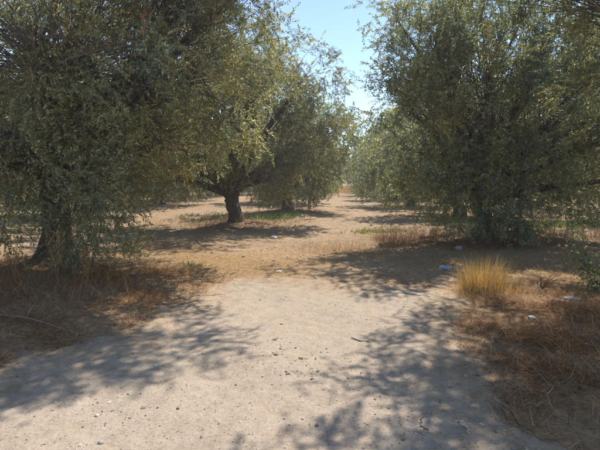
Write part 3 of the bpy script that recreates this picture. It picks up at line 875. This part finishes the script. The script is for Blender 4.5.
# reddish dead twiggy plant next to the shrub
db = np.array([3.05, 5.6, hz(3.05, 5.6)])
dp = empty('dead_plant', db)
tag(dp, 'small dead plant with bare reddish twigs between tuft and shrub', 'dead plant')
mb = MB()
for q in range(26):
    a = rg.uniform(0, 6.28); tip = np.array([math.cos(a) * rg.uniform(.1, .35), math.sin(a) * rg.uniform(.1, .3), rg.uniform(.1, .32)])
    tube(mb, bezier(np.array([0, 0, -0.02]), np.array([0, 0, .08]), tip * [.5, .5, .9], tip, 6), np.linspace(0.005, 0.0015, 6), 4, rg=rg)
add('stems', mb.mesh('stems', plain('red_twig', (0.26, 0.11, 0.06), 0.9)), dp)

# gravel, leaf litter


def ico():
    t = (1 + 5 ** .5) / 2
    V = unit(np.array([[-1, t, 0], [1, t, 0], [-1, -t, 0], [1, -t, 0], [0, -1, t], [0, 1, t], [0, -1, -t], [0, 1, -t], [t, 0, -1], [t, 0, 1], [-t, 0, -1], [-t, 0, 1]], float))
    Fc = np.array([[0, 11, 5], [0, 5, 1], [0, 1, 7], [0, 7, 10], [0, 10, 11], [1, 5, 9], [5, 11, 4], [11, 10, 2], [10, 7, 6], [7, 1, 8], [3, 9, 4], [3, 4, 2], [3, 2, 6], [3, 6, 8], [3, 8, 9], [4, 9, 5], [2, 4, 11], [6, 2, 10], [8, 6, 7], [9, 8, 1]])
    return V, Fc


IV, IF = ico()


def gravel(name, label, x, y, r, pal, rg):
    n = len(x)
    S = r[:, None] * rg.uniform(0.6, 1.35, (n, 3)) * np.array([1, 1, 0.65])
    a = rg.uniform(0, 6.28, n); ca, sa = np.cos(a), np.sin(a)
    V = IV[None] * S[:, None, :] * (1 + rg.normal(0, 0.16, (n, 12, 1)))
    X = V[..., 0] * ca[:, None] - V[..., 1] * sa[:, None]; Y = V[..., 0] * sa[:, None] + V[..., 1] * ca[:, None]
    W = np.stack([X + x[:, None], Y + y[:, None], V[..., 2] + (surf(x, y) + S[:, 2] * 0.05)[:, None]], -1)
    flat = (IF[None] + (np.arange(n) * 12)[:, None, None]).ravel()
    me = make_mesh(name, W.reshape(-1, 3), flat, np.full(n * 20, 3), np.repeat(pick(pal, n, rg, 0.3), 12, 0), M_STONE, False)
    return tag(add(name, me), label, 'gravel', kind='stuff')


PEB = [(0.37, 0.30, 0.225), (0.43, 0.36, 0.28), (0.27, 0.21, 0.155), (0.20, 0.15, 0.11), (0.46, 0.40, 0.32), (0.33, 0.26, 0.19)]
x, y = scatter(18000, -3, 1.9, 1.9, 6.8, lambda x, y: (track_mask(x, y) > 0.02) * np.clip(-0.1 + 0.8 * wob(x, y, 2.6, 16), 0.08, 1) * np.clip(3.2 / y, 0.4, 1), rg)
gravel('gravel', 'loose small gravel strewn over the pale dirt track', x, y, 0.0018 + rg.exponential(0.0030, len(x)), PEB, rg)
x, y = scatter(4200, -5, 7, 6.4, 20, lambda x, y: np.clip(0.4 + 0.5 * wob(x, y, 1.2, 16), 0.1, 1), rg)
gravel('gravel', 'scattered stones and clods on the soil beyond the track', x, y, 0.005 + rg.exponential(0.008, len(x)), PEB[:4] + [(0.26, 0.17, 0.11)] + [(0.33, 0.23, 0.15)], rg)


def litter(name, label, x, y, pal, rg, L=(0.03, 0.065), W=0.006):
    n = len(x)
    a = rg.uniform(0, 6.28, n); l = rg.uniform(*L, n) * 0.5
    d = np.stack([np.cos(a), np.sin(a), rg.normal(0, 0.2, n)], -1); s = np.stack([-np.sin(a), np.cos(a), rg.normal(0, 0.3, n)], -1)
    c = np.stack([x, y, surf(x, y) + 0.008], -1)
    up = np.array([0, 0, 0.004])
    V = np.stack([c - d * l[:, None], c + s * W + up, c + d * l[:, None], c - s * W + up], 1)
    me = make_mesh(name, V.reshape(-1, 3), np.arange(4 * n), np.full(n, 4), np.repeat(pick(pal, n, rg, 0.35), 4, 0), M_STRAW, False)
    return tag(add(name, me), label, 'leaf litter', kind='stuff')


DEADLEAF = [(0.16, 0.10, 0.06), (0.10, 0.065, 0.045), (0.24, 0.17, 0.10), (0.30, 0.23, 0.16), (0.08, 0.06, 0.045)]
x, y = scatter(2200, -3, 1.9, 1.9, 6.8, lambda x, y: (track_mask(x, y) > 0) * np.clip(0.35 + 0.5 * wob(x, y, 1.4, 20) + 0.3 * sstep(0.6, 0.1, track_mask(x, y)), 0.05, 1), rg)
litter('leaf_litter', 'fallen olive leaves scattered on the pale track', x, y, DEADLEAF[2:4] + [(0.2, 0.14, 0.09)], rg, (0.012, 0.035), 0.003)
x, y = scatter(26000, -6, 8, 2.2, 18, lambda x, y: (track_mask(x, y) < 0.02) * np.clip(0.3 + 0.7 * duff_field(x, y), 0, 1), rg)
litter('leaf_litter', 'brown fallen leaves under the trees and on the banks', x, y, DEADLEAF + RUST[:2], rg)


# ------------------------------------------------------------------ single stones, scraps, sticks
def stone(px, py, size, col, label, flat=0.6, name='stone', cat='stone', grp='loose stones'):
    d = 2.0; size = size * (0.62 if size < 0.1 else 0.85)
    for _ in range(30):                      # march to the ground
        p = pt(px, py, d); d += (p[2] - float(surf(p[0], p[1])[0])) * 2.0
    g = np.random.default_rng(int(px * 7 + py))
    V, Fc = IV.copy(), IF.copy()
    # one subdivision
    mids = {}; V = list(V); F2 = []
    def mid(a, b):
        k = (min(a, b), max(a, b))
        if k not in mids: mids[k] = len(V); V.append(unit(V[a] + V[b]))
        return mids[k]
    for a, b, c in Fc:
        ab, bc, ca = mid(a, b), mid(b, c), mid(c, a)
        F2 += [[a, ab, ca], [b, bc, ab], [c, ca, bc], [ab, bc, ca]]
    V = np.array(V)
    V = V * (1 + 0.16 * np.sin(V @ g.normal(0, 2, 3) + 1)[:, None] + 0.12 * np.sin(V @ g.normal(0, 4, 3))[:, None] + g.normal(0, 0.03, (len(V), 1)))
    V = V * np.array([1, g.uniform(0.6, 0.9), flat]) * size * 0.5
    o = add(name, make_mesh(name, V, np.array(F2).ravel(), np.full(len(F2), 3), np.tile(col, (len(V), 1)), M_STONE, False))
    o.location = (p[0], p[1], float(surf(p[0], p[1])[0]) + size * flat * 0.18)
    o.rotation_euler = (0, 0, g.uniform(0, 6.28))
    return tag(o, label, cat, grp)


PALE = (0.58, 0.53, 0.46); DARK = (0.20, 0.165, 0.135); GREY = (0.36, 0.33, 0.30)
stone(532, 318, 0.11, (0.72, 0.70, 0.68), 'bright white stone on the rusty thatch below the golden tuft', 0.4)
stone(573, 300, 0.22, (0.50, 0.48, 0.44), 'flat grey stone under the shrub at the right edge', 0.35)
stone(274, 238, 0.30, (0.60, 0.52, 0.45), 'pale flat stone on the soil near the dark trunk', 0.35)
stone(423, 238, 0.28, (0.42, 0.34, 0.31), 'brownish pink stone in the shade left of the right tree', 0.6)
stone(459, 249, 0.2, GREY, 'grey stone in the shade behind the golden tuft', 0.6)
stone(97, 416, 0.045, (0.62, 0.57, 0.50), 'pale pebble at the sunlit edge of the left shadow', 0.7)
stone(17, 437, 0.04, (0.5, 0.46, 0.42), 'pale pebble in the shadow at lower left', 0.7)
stone(178, 409, 0.04, DARK, 'dark pebble in sun, lower left of the track', 0.7)
stone(158, 407, 0.035, PALE, 'light pebble just left of the dark one on the track', 0.7)
stone(317, 426, 0.04, DARK, 'dark pebble between the shadow fingers at the bottom of the track', 0.7)
stone(286, 372, 0.035, DARK, 'dark small stone near the middle of the track', 0.6)
stone(236, 385, 0.035, (0.2, 0.16, 0.13), 'brown small stone left of the middle of the track', 0.6)
stone(101, 443, 0.06, (0.55, 0.49, 0.42), 'largest pale pebble at the bottom edge, lower left', 0.6)
stone(80, 446, 0.045, (0.5, 0.43, 0.36), 'tan pebble at the bottom edge beside a larger pale one', 0.6)
stone(390, 289, 0.06, DARK, 'black lump in the shadow at the far edge of the track', 0.6)


def ground_at(px, py):
    d = 2.0
    for _ in range(40):
        p = pt(px, py, d); d += (p[2] - float(surf(p[0], p[1])[0])) * 2.0
    p[2] = float(surf(p[0], p[1])[0])
    return p


def stick(name, pts_px, r0, r1, mat, label, cat, twigs_=0, lift=0.0):
    G = [ground_at(*q) for q in pts_px]
    b0 = G[0].copy()
    t = np.linspace(0, 1, len(G)); tt = np.linspace(0, 1, 14)
    P = np.stack([np.interp(tt, t, [g[i] for g in G]) for i in range(3)], -1)
    P[:, 2] = surf(P[:, 0], P[:, 1]) + r0 * 0.8 + lift * np.sin(tt * np.pi)
    g = np.random.default_rng(len(label)); P[:, :2] += g.normal(0, 0.006, (14, 2))
    mb = MB(); tube(mb, P - b0, np.linspace(r0, r1, 14), 7, gnarl=0.1, rg=g)
    for q in range(twigs_):
        s = P[int(g.integers(3, 12))]; e = s + np.array([g.uniform(-.2, .2), g.uniform(-.15, .2), g.uniform(0.03, .16)])
        tube(mb, bezier(s, s + (e - s) * .3, s + (e - s) * .7 + [0, 0, .03], e, 5) - b0, np.linspace(r1 * 1.1, r1 * 0.5, 5), 5, rg=g)
    o = add(name, mb.mesh(name, mat)); o.location = b0
    return tag(o, label, cat)


M_DRYW = plain('weathered_wood', (0.26, 0.20, 0.155), 0.9, 0.35, 30)
M_PALEW = plain('bleached_wood', (0.46, 0.40, 0.33), 0.85, 0.25, 30)
stick('fallen_branch', [(-6, 316), (30, 324), (76, 334)], 0.008, 0.004, M_DRYW, 'long thin grey branch lying on the left bank', 'branch', 3, 0.05)
stick('stick', [(352, 338), (360, 341), (371, 342)], 0.008, 0.005, M_PALEW, 'short pale stick on the sunny track, right of centre', 'stick')
stick('stick', [(404, 293), (420, 296)], 0.014, 0.008, M_PALEW, 'pale stick at the far edge of the track near the shadow', 'stick')
stick('stick', [(438, 283), (452, 287)], 0.010, 0.006, M_PALEW, 'pale thin stick left of the golden tuft', 'stick')
stick('stick', [(459, 424), (466, 427), (470, 434)], 0.006, 0.004, M_PALEW, 'tiny bent pale stick in the big right shadow', 'stick')
stick('stick', [(423, 417), (420, 424), (428, 431)], 0.004, 0.003, M_TWIG, 'tiny dark twig in the big right shadow', 'stick')
stick('stick', [(505, 398), (512, 412), (520, 428)], 0.005, 0.003, M_TWIG, 'thin dark twig at the right edge of the track', 'stick')

# bleached, upward bent twig by the tuft
b0 = ground_at(543, 296)
mb = MB()
tube(mb, np.array([[0.02, 0, -0.02], [-0.01, 0, 0.05], [-0.06, 0, 0.11], [-0.09, -.01, 0.135], [-0.13, -.02, 0.12]]), [0.009, 0.009, 0.008, 0.007, 0.004], 7, rg=rg)
tube(mb, np.array([[-0.05, 0, 0.10], [-0.05, .01, 0.14], [-0.04, .02, 0.165]]), [0.006, 0.005, 0.003], 6, rg=rg)
o = add('bleached_twig', mb.mesh('bleached_twig', M_PALEW)); o.location = b0
tag(o, 'bleached crooked twig sticking up right of the golden tuft', 'twig')

# crumpled pale blue plastic scrap
b0 = ground_at(445, 270)
g = np.random.default_rng(77)
mb = MB()
Pb = np.stack([np.linspace(-0.10, 0.10, 11), 0.01 * np.sin(np.linspace(0, 5, 11)), 0.04 + 0.006 * np.sin(np.linspace(0, 7, 11))], -1)
prof = 0.8 * np.array([0.026, 0.038, 0.042, 0.040, 0.036, 0.041, 0.042, 0.040, 0.034, 0.02, 0.014])
tube(mb, Pb, prof, 14, gnarl=0.13, rg=g)
bottle = empty('plastic_bottle', b0, 0.25)
tag(bottle, 'crushed pale blue plastic bottle lying in the shade left of the golden tuft', 'bottle')
add('body', mb.mesh('body', plain('blue_plastic', (0.30, 0.38, 0.50), 0.5, 0.35, 25, 0.4)), bottle)
mb = MB(); tube(mb, np.array([[0.098, 0, 0.04], [0.118, 0, 0.04]]), [0.017, 0.017], 12, rg=g)
add('cap', mb.mesh('cap', plain('white_cap', (0.45, 0.48, 0.52), 0.5, 0.05, 10, 0.5)), bottle)

# power line far behind the trees
M_POLE = plain('pole_wood', (0.16, 0.12, 0.09), 0.9, 0.3, 12)
M_WIRE = plain('wire_metal', (0.12, 0.12, 0.13), 0.5, 0.1, 5, 0.5, 0)
PA, PB = np.array([-9.0, 46.0, 0.0]), np.array([27.0, 56.0, 0.0])
for p, lab in ((PA, 'wooden power pole behind the left trees'), (PB, 'wooden power pole behind the right trees')):
    p[2] = hz(p[0], p[1])
    pole = empty('power_pole', p, math.atan2(10, 36))
    tag(pole, lab, 'pole', 'power poles')
    mb = MB(); tube(mb, np.array([[0, 0, -0.3], [0, 0, 5.0], [0, 0, 11.6]]), [0.15, 0.13, 0.10], 14, rg=rng); add('post', mb.mesh('post', M_POLE), pole)
    mb = MB(); tube(mb, np.array([[0, -0.9, 11.1], [0, 0.9, 11.1]]), [0.06, 0.06], 6, rg=rng); add('crossarm', mb.mesh('crossarm', M_POLE), pole)
    for sy in (-0.75, 0.75):
        mb = MB(); tube(mb, np.array([[0, sy, 11.1], [0, sy, 11.25], [0, sy, 11.32]]), [0.03, 0.05, 0.03], 8, rg=rng); add('insulator', mb.mesh('insulator', M_WIRE), pole)
ang = math.atan2(10, 36)
for sy, lab in ((-0.75, 'nearer of the two thin power wires crossing the sky gap'), (0.75, 'farther of the two thin power wires crossing the sky gap')):
    off = np.array([-math.sin(ang) * sy, math.cos(ang) * sy, 11.3])
    tt = np.linspace(0, 1, 24)[:, None]
    W = PA + off + (PB - PA) * tt + np.array([0, 0, -1.6]) * (4 * tt * (1 - tt))
    mb = MB(); tube(mb, W - W[0], np.full(24, 0.011), 5, rg=rng)
    o = add('power_wire', mb.mesh('power_wire', M_WIRE)); o.location = W[0]
    tag(o, lab, 'wire', 'power wires')

scene.cycles.max_bounces = 6
scene.cycles.diffuse_bounces = 4
scene.cycles.transmission_bounces = 4


# thin haze volume, added as a soft veil that lifts the dark foliage
M_HAZE = bpy.data.materials.new('haze'); M_HAZE.use_nodes = True
nt = M_HAZE.node_tree
nt.nodes.remove(nt.nodes['Principled BSDF'])
pv = nt.nodes.new('ShaderNodeVolumePrincipled')
pv.inputs['Color'].default_value = (0.95, 0.97, 1.0, 1)
pv.inputs['Density'].default_value = 0.0024
pv.inputs['Anisotropy'].default_value = 0.3
nt.links.new(pv.outputs[0], nt.nodes['Material Output'].inputs['Volume'])
x0, x1, y0, y1, z0, z1 = -640, 640, -140, 1540, -1.5, 13.0
hv = np.array([[a, b, c] for c in (z0, z1) for b in (y0, y1) for a in (x0, x1)], float)
hf = [0, 2, 3, 1, 4, 5, 7, 6, 0, 1, 5, 4, 2, 6, 7, 3, 0, 4, 6, 2, 1, 3, 7, 5]
tag(add('haze', make_mesh('haze', hv, hf, [4] * 6, None, M_HAZE)), 'thin pale haze added to lift the dark foliage', 'haze', kind='stuff')
